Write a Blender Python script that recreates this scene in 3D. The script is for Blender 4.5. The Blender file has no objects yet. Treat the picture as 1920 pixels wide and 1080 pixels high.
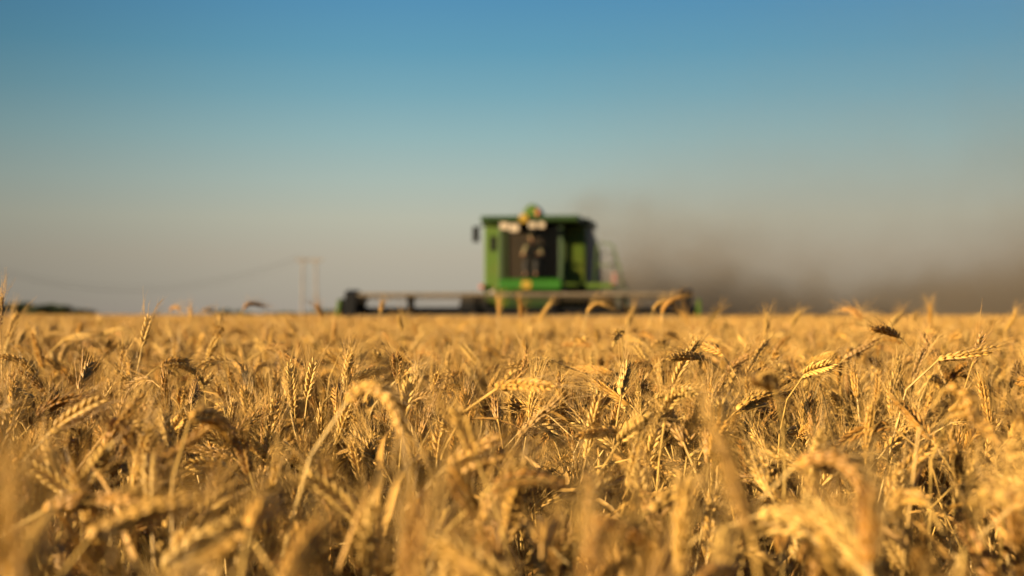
import bpy, bmesh, math, random
import numpy as np
from mathutils import Vector, Matrix, Euler

R = math.radians
random.seed(7)
rng = np.random.default_rng(11)
S = bpy.context.scene
C = S.collection

# ------------------------------------------------------------------ camera
F_PX, CX, HY, CAM_Z = 2667.0, 960.0, 590.0, 1.0
cam_d = bpy.data.cameras.new('camera')
cam = bpy.data.objects.new('camera', cam_d)
C.objects.link(cam)
cam.location = (0, 0, CAM_Z)
cam.rotation_euler = (R(90) + math.atan((HY - 540) / F_PX), 0, 0)
cam_d.sensor_width = 36
cam_d.lens = 50
cam_d.clip_start = 0.02
cam_d.clip_end = 9000
cam_d.dof.use_dof = True
cam_d.dof.focus_distance = 2.15
cam_d.dof.aperture_fstop = 3.6
cam_d.dof.aperture_blades = 9
S.camera = cam

# ------------------------------------------------------------------ world + sun
SUN_EL = R(12)
EXPO = 1.9
SUN_DIR = Vector((-0.87, -0.49, 0)).normalized() * math.cos(SUN_EL) + Vector((0, 0, math.sin(SUN_EL)))
W = bpy.data.worlds.new('World')
S.world = W
W.use_nodes = True
nt = W.node_tree
nt.nodes.clear()
def N(t, kind, **kw):
    n = t.nodes.new(kind)
    for k, v in kw.items():
        setattr(n, k, v)
    return n
sky = N(nt, 'ShaderNodeTexSky', sky_type='NISHITA')
sky.sun_disc = False
sky.sun_elevation = SUN_EL
sky.sun_rotation = math.atan2(SUN_DIR.x, SUN_DIR.y)
sky.dust_density = 2.0
sky.air_density = 1.0
tc = N(nt, 'ShaderNodeTexCoord')
sep = N(nt, 'ShaderNodeSeparateXYZ')
nt.links.new(tc.outputs['Generated'], sep.inputs[0])
mr = N(nt, 'ShaderNodeMapRange')
mr.inputs[1].default_value = 0.0
mr.inputs[2].default_value = 0.40
nt.links.new(sep.outputs['Z'], mr.inputs[0])
ramp = N(nt, 'ShaderNodeValToRGB')
def lin(c):
    return tuple((v / 255 / 12.92) if v / 255 <= 0.04045 else ((v / 255 + 0.055) / 1.055) ** 2.4 for v in c) + (1.0,)
def set_ramp(r, stops):
    e = r.color_ramp.elements
    while len(e) > 1:
        e.remove(e[-1])
    e[0].position, e[0].color = stops[0]
    for p, c in stops[1:]:
        x = e.new(p)
        x.color = c
# elevation of photograph row y: sin ~ (590-y)/2667 ; position = sin/0.40
def rowpos(y):
    return max(0.0, (HY - y) / F_PX / 0.40)
set_ramp(ramp, [(0.0, lin((168, 158, 144))), (rowpos(540), lin((174, 166, 149))), (rowpos(480), lin((182, 174, 155))),
                (rowpos(410), lin((184, 185, 167))), (rowpos(340), lin((170, 186, 177))), (rowpos(260), lin((147, 180, 182))),
                (rowpos(180), lin((121, 168, 182))), (rowpos(100), lin((99, 156, 181))), (rowpos(0), lin((84, 143, 180))),
                (0.8, lin((70, 125, 175))), (1.0, lin((62, 112, 165)))])
nt.links.new(mr.outputs[0], ramp.inputs[0])
up = N(nt, 'ShaderNodeMix', data_type='RGBA', blend_type='MULTIPLY')
up.inputs[0].default_value = 1.0
dk = N(nt, 'ShaderNodeMapRange')                 # the clear sky is darkest a quarter turn from the sun (ahead-left)
dk.interpolation_type = 'SMOOTHSTEP'
dk.inputs[1].default_value = -0.46
dk.inputs[2].default_value = -0.06
dk.inputs[3].default_value = 0.58
dk.inputs[4].default_value = 1.0
nt.links.new(sep.outputs['X'], dk.inputs[0])
dm = N(nt, 'ShaderNodeMix', data_type='RGBA', blend_type='MULTIPLY')
dm.inputs[0].default_value = 1.0
nt.links.new(ramp.outputs[0], dm.inputs[6])
nt.links.new(dk.outputs[0], dm.inputs[7])
nt.links.new(dm.outputs[2], up.inputs[6])
WORLD_K = 0.05
KK = 1 / WORLD_K / 2 ** EXPO
up.inputs[7].default_value = (KK, KK, KK, 1)
fade = N(nt, 'ShaderNodeMapRange')
fade.interpolation_type = 'SMOOTHSTEP'
fade.inputs[1].default_value = 0.45
fade.inputs[2].default_value = 0.98
nt.links.new(sep.outputs['Z'], fade.inputs[0])
mx = N(nt, 'ShaderNodeMix', data_type='RGBA')
nt.links.new(fade.outputs[0], mx.inputs[0])
nt.links.new(up.outputs[2], mx.inputs[6])
nt.links.new(sky.outputs[0], mx.inputs[7])
bg = N(nt, 'ShaderNodeBackground')
bg.inputs[1].default_value = WORLD_K
nt.links.new(mx.outputs[2], bg.inputs[0])
wo = N(nt, 'ShaderNodeOutputWorld')
nt.links.new(bg.outputs[0], wo.inputs[0])

sun_d = bpy.data.lights.new('sun', 'SUN')
sun = bpy.data.objects.new('sun', sun_d)
C.objects.link(sun)
sun_d.energy = 5.0
sun_d.angle = R(0.5)
sun_d.color = (1.0, 0.83, 0.55)
sun.rotation_euler = (-SUN_DIR).to_track_quat('-Z', 'Y').to_euler()

S.view_settings.view_transform = 'Standard'
S.view_settings.look = 'None'
S.view_settings.exposure = EXPO
S.view_settings.gamma = 1.0
S.render.engine = 'CYCLES'
S.cycles.use_denoising = True
S.cycles.max_bounces = 7
S.cycles.diffuse_bounces = 2
S.cycles.transparent_max_bounces = 12
S.cycles.volume_bounces = 1
S.cycles.volume_step_rate = 1.0
S.cycles.volume_max_steps = 128

# ------------------------------------------------------------------ helpers
def tag(o, label=None, cat=None, group=None, kind=None):
    if label: o['label'] = label
    if cat: o['category'] = cat
    if group: o['group'] = group
    if kind: o['kind'] = kind
    return o

def empty(name, loc=(0, 0, 0), rot=(0, 0, 0)):
    o = bpy.data.objects.new(name, None)
    o.empty_display_size = 0.1
    C.objects.link(o)
    o.location = loc
    o.rotation_euler = rot
    return o

def px(x, y, d):
    """point that stands at distance d along the row/column of the photograph"""
    return Vector(((x - CX) / F_PX * d, d, CAM_Z - (y - HY) / F_PX * d))

class MB:
    """collects shapes; build() links them as one mesh object"""
    def __init__(self):
        self.v, self.f, self.m = [], [], []
    def add(self, vs, fs, mi=0):
        b = len(self.v)
        self.v.extend([tuple(p) for p in vs])
        self.f.extend([tuple(i + b for i in q) for q in fs])
        self.m.extend([mi] * len(fs))
        return self
    def box(self, x0, x1, y0, y1, z0, z1, bev=0.0, mi=0):
        bm = bmesh.new()
        bmesh.ops.create_cube(bm, size=1)
        for q in bm.verts:
            q.co = Vector((x0 + (q.co.x + .5) * (x1 - x0), y0 + (q.co.y + .5) * (y1 - y0), z0 + (q.co.z + .5) * (z1 - z0)))
        if bev > 0:
            bmesh.ops.bevel(bm, geom=bm.edges[:], offset=bev, segments=2, affect='EDGES', profile=0.6)
        return self.bm(bm, mi)
    def bm(self, bm, mi=0):
        bm.verts.index_update()
        self.add([q.co.copy() for q in bm.verts], [[q.index for q in f.verts] for f in bm.faces], mi)
        bm.free()
        return self
    def prism(self, pts, axis, a, b, mi=0, bev=0.0):
        """polygon pts (2-D) extruded along axis 'x','y','z' from a to b"""
        bm = bmesh.new()
        def P(p, t):
            return {'x': (t, p[0], p[1]), 'y': (p[0], t, p[1]), 'z': (p[0], p[1], t)}[axis]
        A = [bm.verts.new(P(p, a)) for p in pts]
        B = [bm.verts.new(P(p, b)) for p in pts]
        n = len(pts)
        bm.faces.new(A); bm.faces.new(B[::-1])
        for i in range(n):
            bm.faces.new((A[i], B[i], B[(i + 1) % n], A[(i + 1) % n]))
        bmesh.ops.recalc_face_normals(bm, faces=bm.faces[:])
        if bev > 0:
            bmesh.ops.bevel(bm, geom=bm.edges[:], offset=bev, segments=2, affect='EDGES', profile=0.6)
        return self.bm(bm, mi)
    def tube(self, pts, r, n=8, mi=0, caps=True):
        pts = [Vector(p) for p in pts]
        k = len(pts)
        rr = r if isinstance(r, (list, tuple)) else [r] * k
        vs, fs = [], []
        t0 = (pts[1] - pts[0]).normalized()
        a = t0.orthogonal().normalized()
        for i, p in enumerate(pts):
            t = (pts[min(i + 1, k - 1)] - pts[max(i - 1, 0)]).normalized()
            a = (a - t * a.dot(t)).normalized()
            b = t.cross(a)
            for j in range(n):
                w = 2 * math.pi * j / n
                vs.append(p + (a * math.cos(w) + b * math.sin(w)) * rr[i])
        for i in range(k - 1):
            for j in range(n):
                fs.append((i * n + j, i * n + (j + 1) % n, (i + 1) * n + (j + 1) % n, (i + 1) * n + j))
        if caps:
            fs.append(tuple(range(n))[::-1])
            fs.append(tuple(range((k - 1) * n, k * n)))
        return self.add(vs, fs, mi)
    def lathe(self, prof, c, axis='x', n=32, mi=0):
        """prof: list of (r, t) revolved about axis through c"""
        vs, fs = [], []
        for (r, t) in prof:
            for j in range(n):
                w = 2 * math.pi * j / n
                u, v = r * math.cos(w), r * math.sin(w)
                p = {'x': (t, u, v), 'y': (u, t, v), 'z': (u, v, t)}[axis]
                vs.append((p[0] + c[0], p[1] + c[1], p[2] + c[2]))
        for i in range(len(prof) - 1):
            for j in range(n):
                fs.append((i * n + j, i * n + (j + 1) % n, (i + 1) * n + (j + 1) % n, (i + 1) * n + j))
        fs.append(tuple(range(n))[::-1])
        fs.append(tuple(range((len(prof) - 1) * n, len(prof) * n)))
        return self.add(vs, fs, mi)
    def mesh(self, name, mats, smooth=False):
        me = bpy.data.meshes.new(name)
        me.from_pydata(self.v, [], self.f)
        for m in (mats if isinstance(mats, (list, tuple)) else [mats]):
            me.materials.append(m)
        if any(self.m):
            me.polygons.foreach_set('material_index', self.m)
        if smooth:
            me.polygons.foreach_set('use_smooth', [True] * len(self.f))
        me.update()
        return me
    def build(self, name, mats, parent=None, smooth=False):
        o = bpy.data.objects.new(name, self.mesh(name, mats, smooth))
        C.objects.link(o)
        if parent is not None:
            o.parent = parent
        return o

# ------------------------------------------------------------------ materials
def principled(name, col, rough=0.6, metal=0.0, var=0.12, scale=6.0, col2=None, spec=0.3, bump=0.0):
    m = bpy.data.materials.new(name)
    m.use_nodes = True
    t = m.node_tree
    b = t.nodes['Principled BSDF']
    b.inputs['Roughness'].default_value = rough
    b.inputs['Metallic'].default_value = metal
    b.inputs['Specular IOR Level'].default_value = spec
    co = N(t, 'ShaderNodeTexCoord')
    no = N(t, 'ShaderNodeTexNoise')
    no.inputs['Scale'].default_value = scale
    no.inputs['Detail'].default_value = 5
    t.links.new(co.outputs['Object'], no.inputs['Vector'])
    r = N(t, 'ShaderNodeValToRGB')
    c2 = col2 or tuple(c * (1 - 2 * var) for c in col)
    set_ramp(r, [(0.32, tuple(c2) + (1,)), (0.62, tuple(col) + (1,))])
    t.links.new(no.outputs['Fac'], r.inputs[0])
    t.links.new(r.outputs[0], b.inputs['Base Color'])
    if bump:
        bp = N(t, 'ShaderNodeBump')
        bp.inputs['Strength'].default_value = bump
        t.links.new(no.outputs['Fac'], bp.inputs['Height'])
        t.links.new(bp.outputs[0], b.inputs['Normal'])
    return m

def straw(name, cols, rough=0.55, trans=0.25, scale=60.0):
    """dry plant fibre: colour varies from plant to plant and along the plant; thin, so some light passes"""
    m = bpy.data.materials.new(name)
    m.use_nodes = True
    t = m.node_tree
    b = t.nodes['Principled BSDF']
    b.inputs['Roughness'].default_value = rough
    b.inputs['Specular IOR Level'].default_value = 0.25
    oi = N(t, 'ShaderNodeObjectInfo')
    r = N(t, 'ShaderNodeValToRGB')
    k = len(cols)
    set_ramp(r, [(i / (k - 1), tuple(c) + (1,)) for i, c in enumerate(cols)])
    t.links.new(oi.outputs['Random'], r.inputs[0])
    co = N(t, 'ShaderNodeTexCoord')
    no = N(t, 'ShaderNodeTexNoise')
    no.inputs['Scale'].default_value = scale
    no.inputs['Detail'].default_value = 3
    t.links.new(co.outputs['Object'], no.inputs['Vector'])
    mrn = N(t, 'ShaderNodeMapRange')
    mrn.inputs[1].default_value = 0.3
    mrn.inputs[2].default_value = 0.7
    mrn.inputs[3].default_value = 0.68
    mrn.inputs[4].default_value = 1.15
    t.links.new(no.outputs['Fac'], mrn.inputs[0])
    mul = N(t, 'ShaderNodeMix', data_type='RGBA', blend_type='MULTIPLY')
    mul.inputs[0].default_value = 1
    t.links.new(r.outputs[0], mul.inputs[6])
    t.links.new(mrn.outputs[0], mul.inputs[7])
    t.links.new(mul.outputs[2], b.inputs['Base Color'])
    tr = N(t, 'ShaderNodeBsdfTranslucent')
    t.links.new(mul.outputs[2], tr.inputs['Color'])
    ms = N(t, 'ShaderNodeMixShader')
    ms.inputs[0].default_value = trans
    t.links.new(b.outputs[0], ms.inputs[1])
    t.links.new(tr.outputs[0], ms.inputs[2])
    t.links.new(ms.outputs[0], t.nodes['Material Output'].inputs['Surface'])
    return m

GOLD = [(0.300, 0.165, 0.046), (0.2709, 0.1166, 0.0164), (0.4127, 0.2098, 0.0374), (0.4473, 0.2453, 0.0491), (0.4715, 0.2853, 0.0725), (0.3770, 0.1709, 0.0246)]
M = {}
M['ear'] = straw('wheat_ear_husk', GOLD, 0.48, 0.05, 90)
M['stem'] = straw('wheat_straw', [(0.3896, 0.2054, 0.0398), (0.4715, 0.2908, 0.0796), (0.4253, 0.2398, 0.0515)], 0.40, 0.10, 30)
M['awn'] = straw('wheat_awn', [(0.3413, 0.1721, 0.0339), (0.4106, 0.2387, 0.0632), (0.3717, 0.2009, 0.0433)], 0.40, 0.06, 30)
M['leaf'] = straw('wheat_leaf', [(0.2951, 0.1365, 0.0246), (0.4127, 0.2264, 0.0515), (0.3539, 0.1743, 0.0304)], 0.6, 0.08, 40)
M['soil'] = principled('field_soil', (0.155, 0.088, 0.030), 0.95, var=0.2, scale=2.5, col2=(0.073, 0.041, 0.015), bump=0.6)
M['green'] = principled('green_paint', (0.0335, 0.0617, 0.0022), 0.5, var=0.1, scale=3.0, col2=(0.0431, 0.0575, 0.0036), spec=0.22)
M['green_bright'] = principled('bright_green_paint', (0.0135, 0.0608, 0.0028), 0.42, var=0.08, scale=4.0, spec=0.22)
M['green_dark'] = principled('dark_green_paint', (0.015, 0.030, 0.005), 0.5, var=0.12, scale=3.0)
M['dusty'] = principled('dusty_grey_sheet', (0.160, 0.134, 0.097), 0.8, var=0.15, scale=4.0)
M['black'] = principled('black_steel', (0.0054, 0.0048, 0.0045), 0.55, var=0.15, scale=8.0, spec=0.06)
M['steel'] = principled('worn_steel', (0.228, 0.198, 0.160), 0.45, 0.6, var=0.2, scale=9.0)
M['bat'] = principled('dusty_reel_bat', (0.108, 0.075, 0.043), 0.75, var=0.2, scale=12.0, col2=(0.050, 0.036, 0.021))
M['rubber'] = principled('tyre_rubber', (0.0120, 0.0108, 0.0096), 0.85, var=0.2, scale=10.0, spec=0.06)
M['yellow'] = principled('yellow_paint', (0.255, 0.140, 0.007), 0.5, var=0.06, scale=6.0)
M['orange'] = principled('orange_plastic', (0.235, 0.063, 0.017), 0.4, var=0.06, scale=9.0)
M['red'] = principled('red_reflective', (0.1605, 0.0285, 0.0165), 0.4, var=0.08, scale=9.0)
M['white'] = principled('white_paint', (0.1358, 0.1162, 0.0924), 0.5, var=0.05, scale=6.0)
M['lamp'] = principled('lamp_lens', (0.3197, 0.2380, 0.1541), 0.3, var=0.2, scale=8.0, spec=0.5)
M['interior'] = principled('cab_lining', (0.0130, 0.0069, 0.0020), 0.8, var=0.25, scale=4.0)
M['skin'] = principled('skin', (0.319, 0.185, 0.121), 0.55, var=0.05, scale=12.0)
M['shirt'] = principled('pale_shirt_cloth', (0.168, 0.155, 0.101), 0.85, var=0.08, scale=14.0)
M['trousers'] = principled('dark_trouser_cloth', (0.0250, 0.0250, 0.0300), 0.9, var=0.1, scale=14.0)
M['cap'] = principled('pale_cap_cloth', (0.202, 0.185, 0.118), 0.85, var=0.06, scale=14.0)
M['wood'] = principled('weathered_pole_wood', (0.1814, 0.1436, 0.1134), 0.85, var=0.2, scale=3.0)
M['wire'] = principled('cable_metal', (0.1200, 0.1080, 0.1020), 0.6, var=0.1)
M['bark'] = principled('bark', (0.10, 0.075, 0.05), 0.9, var=0.2, scale=3.0)
M['foliage'] = straw('tree_foliage', [(0.025, 0.032, 0.009), (0.041, 0.050, 0.013), (0.032, 0.037, 0.011)], 0.7, 0.2, 0.8)
def glass_mat():
    m = bpy.data.materials.new('tinted_glass')
    m.use_nodes = True
    t = m.node_tree
    t.nodes.clear()
    tr = N(t, 'ShaderNodeBsdfTransparent'); tr.inputs[0].default_value = (0.93, 0.90, 0.84, 1)
    gl = N(t, 'ShaderNodeBsdfGlossy'); gl.inputs['Roughness'].default_value = 0.04
    lw = N(t, 'ShaderNodeLayerWeight'); lw.inputs[0].default_value = 0.5
    p5 = N(t, 'ShaderNodeMath', operation='POWER'); p5.inputs[1].default_value = 5.0
    t.links.new(lw.outputs['Facing'], p5.inputs[0])
    fr = N(t, 'ShaderNodeMath', operation='MULTIPLY_ADD'); fr.inputs[1].default_value = 0.6; fr.inputs[2].default_value = 0.012
    t.links.new(p5.outputs[0], fr.inputs[0])
    mi = N(t, 'ShaderNodeMixShader')
    o = N(t, 'ShaderNodeOutputMaterial')
    t.links.new(fr.outputs[0], mi.inputs[0]); t.links.new(tr.outputs[0], mi.inputs[1]); t.links.new(gl.outputs[0], mi.inputs[2])
    t.links.new(mi.outputs[0], o.inputs['Surface'])
    return m
M['glass'] = glass_mat()

# ------------------------------------------------------------------ ground
g = MB()
g.add([(-5000, -200, 0), (5000, -200, 0), (5000, 6500, 0), (-5000, 6500, 0)], [(0, 1, 2, 3)])
tag(g.build('ground', M['soil']), 'flat straw coloured farm ground under the wheat', 'ground', kind='structure')

# ------------------------------------------------------------------ combine harvester
CO = Vector((0.476, 38.5, 0))
CYAW = R(-8)
combine = empty('combine_harvester', CO, (0, 0, CYAW))
tag(combine, 'green combine harvester with a wide reel header cutting toward the camera', 'combine harvester')

def build_combine():
    P = combine
    # --- hull: threshing body and grain tank
    b = MB()
    b.prism([(1.2, 1.70), (1.2, 3.50), (3.6, 3.50), (6.4, 3.05), (6.9, 2.3), (6.9, 1.6), (5.6, 1.1), (1.6, 1.1)], 'x', -1.45, 1.42, bev=0.03)
    hull = b.build('hull', M['green'], P)
    b = MB()   # dusty flank sheets on the ladder side
    b.box(1.42, 1.455, 1.45, 3.7, 1.78, 3.42, 0.01)
    b.box(1.42, 1.455, 3.74, 6.2, 1.55, 2.95, 0.01)
    b.build('side_panel', M['dusty'], hull)
    b = MB()
    b.box(-1.475, -1.45, 1.45, 3.7, 1.78, 3.42, 0.01)
    b.box(-1.475, -1.45, 3.74, 6.2, 1.55, 2.95, 0.01)
    b.build('side_panel', M['green'], hull)
    b = MB()   # raised front sheets either side of the cab
    b.box(-1.42, -0.90, 1.165, 1.2, 1.76, 3.46, 0.012)
    b.build('front_panel', M['green'], hull)
    b = MB()
    b.box(0.90, 1.39, 1.165, 1.2, 1.76, 3.46, 0.012)
    b.build('front_panel', M['green'], hull)
    b = MB()
    b.box(-1.26, -1.09, 1.145, 1.165, 2.78, 3.20, 0.008)
    b.build('inspection_window', M['black'], hull)
    b = MB()   # straw hood and spreader at the rear
    b.box(-1.0, 1.0, 6.9, 7.6, 0.9, 2.0, 0.05)
    b.build('straw_hood', M['green_dark'], P)
    # --- roof over cab and tank
    b = MB()
    b.prism([(-0.42, 3.50), (-0.46, 3.56), (-0.38, 3.66), (1.15, 3.69), (1.15, 3.50)], 'x', -1.27, 1.36, bev=0.02)
    b.prism([(1.10, 3.505), (1.10, 3.665), (3.7, 3.70), (3.7, 3.505)], 'x', -1.50, 1.52, bev=0.02)
    roof = b.build('roof', M['green_dark'], P)
    b = MB()   # unloading spout / filler dome that rises above the roof
    b.prism([(-0.27, 3.70), (-0.20, 3.90), (-0.07, 4.02), (0.09, 4.02), (0.20, 3.88), (0.28, 3.70)], 'y', 0.4, 1.6, bev=0.03)
    b.build('filler_dome', M['green'], roof)
    b = MB()
    b.lathe([(0.05, 3.69), (0.065, 3.70), (0.065, 3.82), (0.05, 3.87), (0.01, 3.88)], (0.20, 0.25, 0), 'z', 20)
    b.build('warning_beacon', M['orange'], roof, True)
    # round yellow badge with a green leaping deer at the roof's front edge
    b = MB()
    b.lathe([(0.115, -0.50), (0.12, -0.485), (0.12, -0.44)], (-0.10, 0, 3.58), 'y', 28)
    badge = b.build('roof_badge', M['yellow'], roof)
    # --- cab
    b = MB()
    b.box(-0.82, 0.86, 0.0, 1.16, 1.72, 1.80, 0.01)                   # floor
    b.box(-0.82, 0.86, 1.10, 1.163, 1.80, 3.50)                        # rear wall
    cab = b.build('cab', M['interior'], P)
    for (x0, x1) in ((-0.84, -0.76), (0.80, 0.90)):
        for (y0, y1) in ((0.0, 0.09), (1.04, 1.10)):
            b = MB()
            b.box(x0, x1, y0, y1, 1.80, 3.50, 0.012)
            b.build('pillar', M['green_dark'], cab)
    b = MB()
    b.box(-0.84, 0.90, 0.003, 0.085, 3.40, 3.498, 0.01)
    b.build('header_rail', M['black'], cab)
    b = MB()
    b.box(-0.758, 0.798, 0.02, 0.032, 1.98, 3.398)
    b.build('windscreen', M['glass'], cab)
    for x in (-0.80, 0.85):
        b = MB()
        b.box(x - 0.006, x + 0.006, 0.092, 1.038, 1.90, 3.42)
        b.build('side_glass', M['glass'], cab)
    b = MB()
    b.prism([(-0.03, 1.97), (-0.09, 1.90), (-0.09, 1.70), (-0.03, 1.66), (0.0, 1.70), (0.0, 1.97)], 'x', -0.84, 0.86, bev=0.012)
    fp = b.build('nose_panel', M['green_bright'], cab)
    b = MB()   # badge on the nose: yellow rounded plate
    b.prism([(-0.20, 1.735), (-0.17, 1.705), (0.02, 1.705), (0.05, 1.735), (0.05, 1.885), (0.02, 1.915), (-0.17, 1.915), (-0.20, 1.885)], 'y', -0.108, -0.091, bev=0.003)
    b.build('nose_badge', M['yellow'], fp)
    deer = [(-.09, -.02), (-.06, .015), (-.02, .02), (.02, .02), (.045, .05), (.035, .075), (.05, .06), (.06, .085), (.062, .055), (.085, .04), (.06, .03), (.05, 0), (.085, -.03), (.03, -.01), (-.03, -.012), (-.075, -.06), (-.06, -.01)]
    b = MB(); b.prism([(-.075 + x, 1.80 + z) for x, z in deer], 'y', -0.112, -0.1085)
    b.build('leaping_deer', M['green_dark'], fp)
    b = MB(); b.prism([(-.10 + x * .9, 3.565 + z * .9) for x, z in deer], 'y', -0.504, -0.5005)
    b.build('leaping_deer', M['green_dark'], roof)
    # seat, steering column, wheel
    b = MB()
    b.box(-0.28, 0.26, 0.56, 1.02, 2.20, 2.34, 0.03)
    b.box(-0.26, 0.24, 0.98, 1.08, 2.32, 2.98, 0.03)
    b.box(-0.14, 0.12, 0.66, 0.94, 1.80, 2.20, 0.02)
    b.build('seat', M['black'], cab)
    b = MB()
    b.tube([(-0.02, 0.22, 1.80), (-0.02, 0.38, 2.60)], 0.035)
    st = b.build('steering_column', M['black'], cab)
    b = MB()
    ctr, nrm = Vector((-0.02, 0.385, 2.62)), Vector((0, 0.25, 0.97)).normalized()
    ux = Vector((1, 0, 0)); uy = nrm.cross(ux)
    ring = [ctr + (ux * math.cos(a) + uy * math.sin(a)) * 0.20 for a in np.linspace(0, 2 * math.pi, 25)]
    b.tube(ring, 0.014, 8, caps=False)
    for a in (0.4, 2.5, 4.7):
        b.tube([ctr, ctr + (ux * math.cos(a) + uy * math.sin(a)) * 0.20], 0.010, 6)
    b.build('steering_wheel', M['black'], st)
    # work lamps under the roof's front edge
    def lamp(x, z, w, h, tilt=0.0):
        b = MB()
        b.box(x - w / 2, x + w / 2, -0.60, -0.44, z - h / 2, z + h / 2, 0.02)
        l = b.build('work_lamp', M['black'], roof)
        b = MB()
        b.box(x - w / 2 + 0.015, x + w / 2 - 0.015, -0.625, -0.603, z - h / 2 + 0.012, z + h / 2 - 0.012, 0.008)
        b.build('lamp_lens', M['lamp'], l)
    lamp(-0.60, 3.37, 0.25, 0.20); lamp(-0.33, 3.32, 0.27, 0.23)
    lamp(0.16, 3.39, 0.22, 0.18); lamp(0.40, 3.39, 0.20, 0.18)
    # mirror on its arm
    b = MB()
    b.tube([(-0.86, -0.03, 3.40), (-1.10, -0.15, 3.42), (-1.42, -0.25, 3.38), (-1.42, -0.25, 3.10)], 0.020)
    arm = b.build('mirror_arm', M['black'], P, True)
    b = MB()
    b.box(-1.52, -1.33, -0.31, -0.265, 2.96, 3.38, 0.02)
    b.build('mirror', M['black'], arm)
    # turn lamp and low front lights
    b = MB()
    b.box(-1.55, -1.43, 1.0, 1.16, 1.72, 1.84, 0.02)
    b.build('turn_lamp', M['orange'], P)
    for x in (-1.08, 0.90):
        b = MB()
        b.lathe([(0.06, 0.10), (0.08, 0.02), (0.085, -0.06), (0.06, -0.075)], (x, 0.55, 1.60), 'y', 20)
        b.build('headlight', M['steel'], P, True)
    # --- ladder platform and rail on the viewer's right
    b = MB()
    b.box(0.92, 2.24, 0.45, 1.16, 1.72, 1.86, 0.015)
    b.build('platform', M['green'], P)
    b = MB()
    b.tube([(1.72, 0.5, 1.86), (1.80, 0.5, 2.90), (1.92, 0.5, 2.96), (2.22, 0.5, 2.90), (2.40, 0.5, 2.30), (2.50, 0.5, 1.80)], 0.022)
    b.tube([(2.24, 1.1, 1.86), (2.22, 1.1, 2.70), (1.60, 1.1, 2.74)], 0.018)
    b.tube([(1.78, 0.5, 2.36), (2.40, 0.5, 2.34)], 0.014)
    b.build('handrail', M['green'], P, True)
    b = MB()
    for x in (2.30, 2.56):
        b.tube([(x, 0.6, 1.86), (x + 0.16, 0.6, 0.55)], 0.022, 6)
    for k in range(5):
        z = 0.62 + k * 0.28
        dx = (1.86 - z) / 1.31 * 0.16
        b.box(2.30 + dx, 2.56 + dx, 0.52, 0.68, z, z + 0.03)
    b.build('ladder', M['green_dark'], P)
    b = MB()
    b.box(2.18, 2.33, 0.40, 0.425, 1.82, 2.16, 0.006)
    wm = b.build('warning_marker', M['white'], P)
    b = MB()
    for k in range(3):
        z = 1.825 + k * 0.105
        b.prism([(2.185, z), (2.325, z + 0.05), (2.325, z + 0.10), (2.185, z + 0.05)], 'y', 0.394, 0.3985)
    b.build('red_stripe', M['red'], wm)
    # --- chassis, axles, wheels
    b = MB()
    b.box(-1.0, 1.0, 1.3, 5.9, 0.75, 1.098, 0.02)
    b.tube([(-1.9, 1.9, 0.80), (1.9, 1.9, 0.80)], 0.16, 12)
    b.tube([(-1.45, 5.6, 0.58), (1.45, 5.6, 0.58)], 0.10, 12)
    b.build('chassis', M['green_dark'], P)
    def wheel(x, y, r, w, name):
        s = 1 if x > 0 else -1
        b = MB()
        h = w / 2
        b.lathe([(r * .56, -h * .8), (r * .78, -h), (r * .94, -h * .92), (r * .97, -h * .6), (r * .97, h * .6), (r * .94, h * .92), (r * .78, h), (r * .56, h * .8)], (x, y, r), 'x', 40)
        n = 22
        for k in range(n):          # chevron lugs
            for side in (-1, 1):
                a = 2 * math.pi * (k + (0.5 if side > 0 else 0)) / n
                ca, sa = math.cos(a), math.sin(a)
                a2 = a + 0.22
                cb, sb = math.cos(a2), math.sin(a2)
                def Q(c, s_, rr, t):
                    return Vector((x + t, y + c * rr, r + s_ * rr))
                vs = []
                for (c, s_, t) in ((cb, sb, 0.02 * side), (ca, sa, side * h * 0.96)):
                    for da in (-0.05, 0.05):
                        c2 = c * math.cos(da) - s_ * math.sin(da); s2 = s_ * math.cos(da) + c * math.sin(da)
                        vs += [Q(c2, s2, r * .95, t), Q(c2, s2, r * 1.0, t)]
                b.add(vs, [(0, 2, 3, 1), (4, 5, 7, 6), (1, 3, 7, 5), (0, 1, 5, 4), (2, 6, 7, 3)])
        ty = b.build(name, M['rubber'], P)
        b = MB()
        b.lathe([(r * .57, -h * .5), (r * .5, -h * .42), (r * .2, s * h * .3 - .03), (r * .2, s * h * .3 + .03), (r * .5, h * .42), (r * .57, h * .5)], (x, y, r), 'x', 32)
        b.build('rim', M['yellow'], ty)
    for x in (-1.75, 1.75):
        wheel(x, 1.9, 0.82, 0.85, 'front_wheel')
    for x in (-1.3, 1.3):
        wheel(x, 5.6, 0.58, 0.42, 'rear_wheel')
    # --- feeder house
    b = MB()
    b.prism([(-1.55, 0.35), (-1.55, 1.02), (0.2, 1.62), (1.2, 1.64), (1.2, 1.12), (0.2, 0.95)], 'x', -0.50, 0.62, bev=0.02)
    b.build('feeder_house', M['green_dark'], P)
    # --- header
    X = 4.50
    b = MB()
    b.box(-X, X, -1.66, -1.56, 0.28, 1.06, 0.01)                     # back sheet
    b.box(-X, X, -1.70, -1.50, 1.063, 1.20, 0.02)                    # top beam
    b.box(-X, X, -3.0, -1.664, 0.20, 0.26, 0.01)                     # floor
    head = b.build('header', M['black'], P)
    b = MB()
    b.box(-X, X, -3.07, -3.003, 0.205, 0.235)
    for k in range(116):
        x = -X + 0.04 + k * 0.0762
        b.prism([(x - .018, -3.073), (x, -3.20), (x + .018, -3.073)], 'z', 0.205, 0.228)
    b.build('cutter_bar', M['steel'], head)
    b = MB()
    b.tube([(-X + .02, -2.0, 0.58), (X - .02, -2.0, 0.58)], 0.20, 16)
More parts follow.
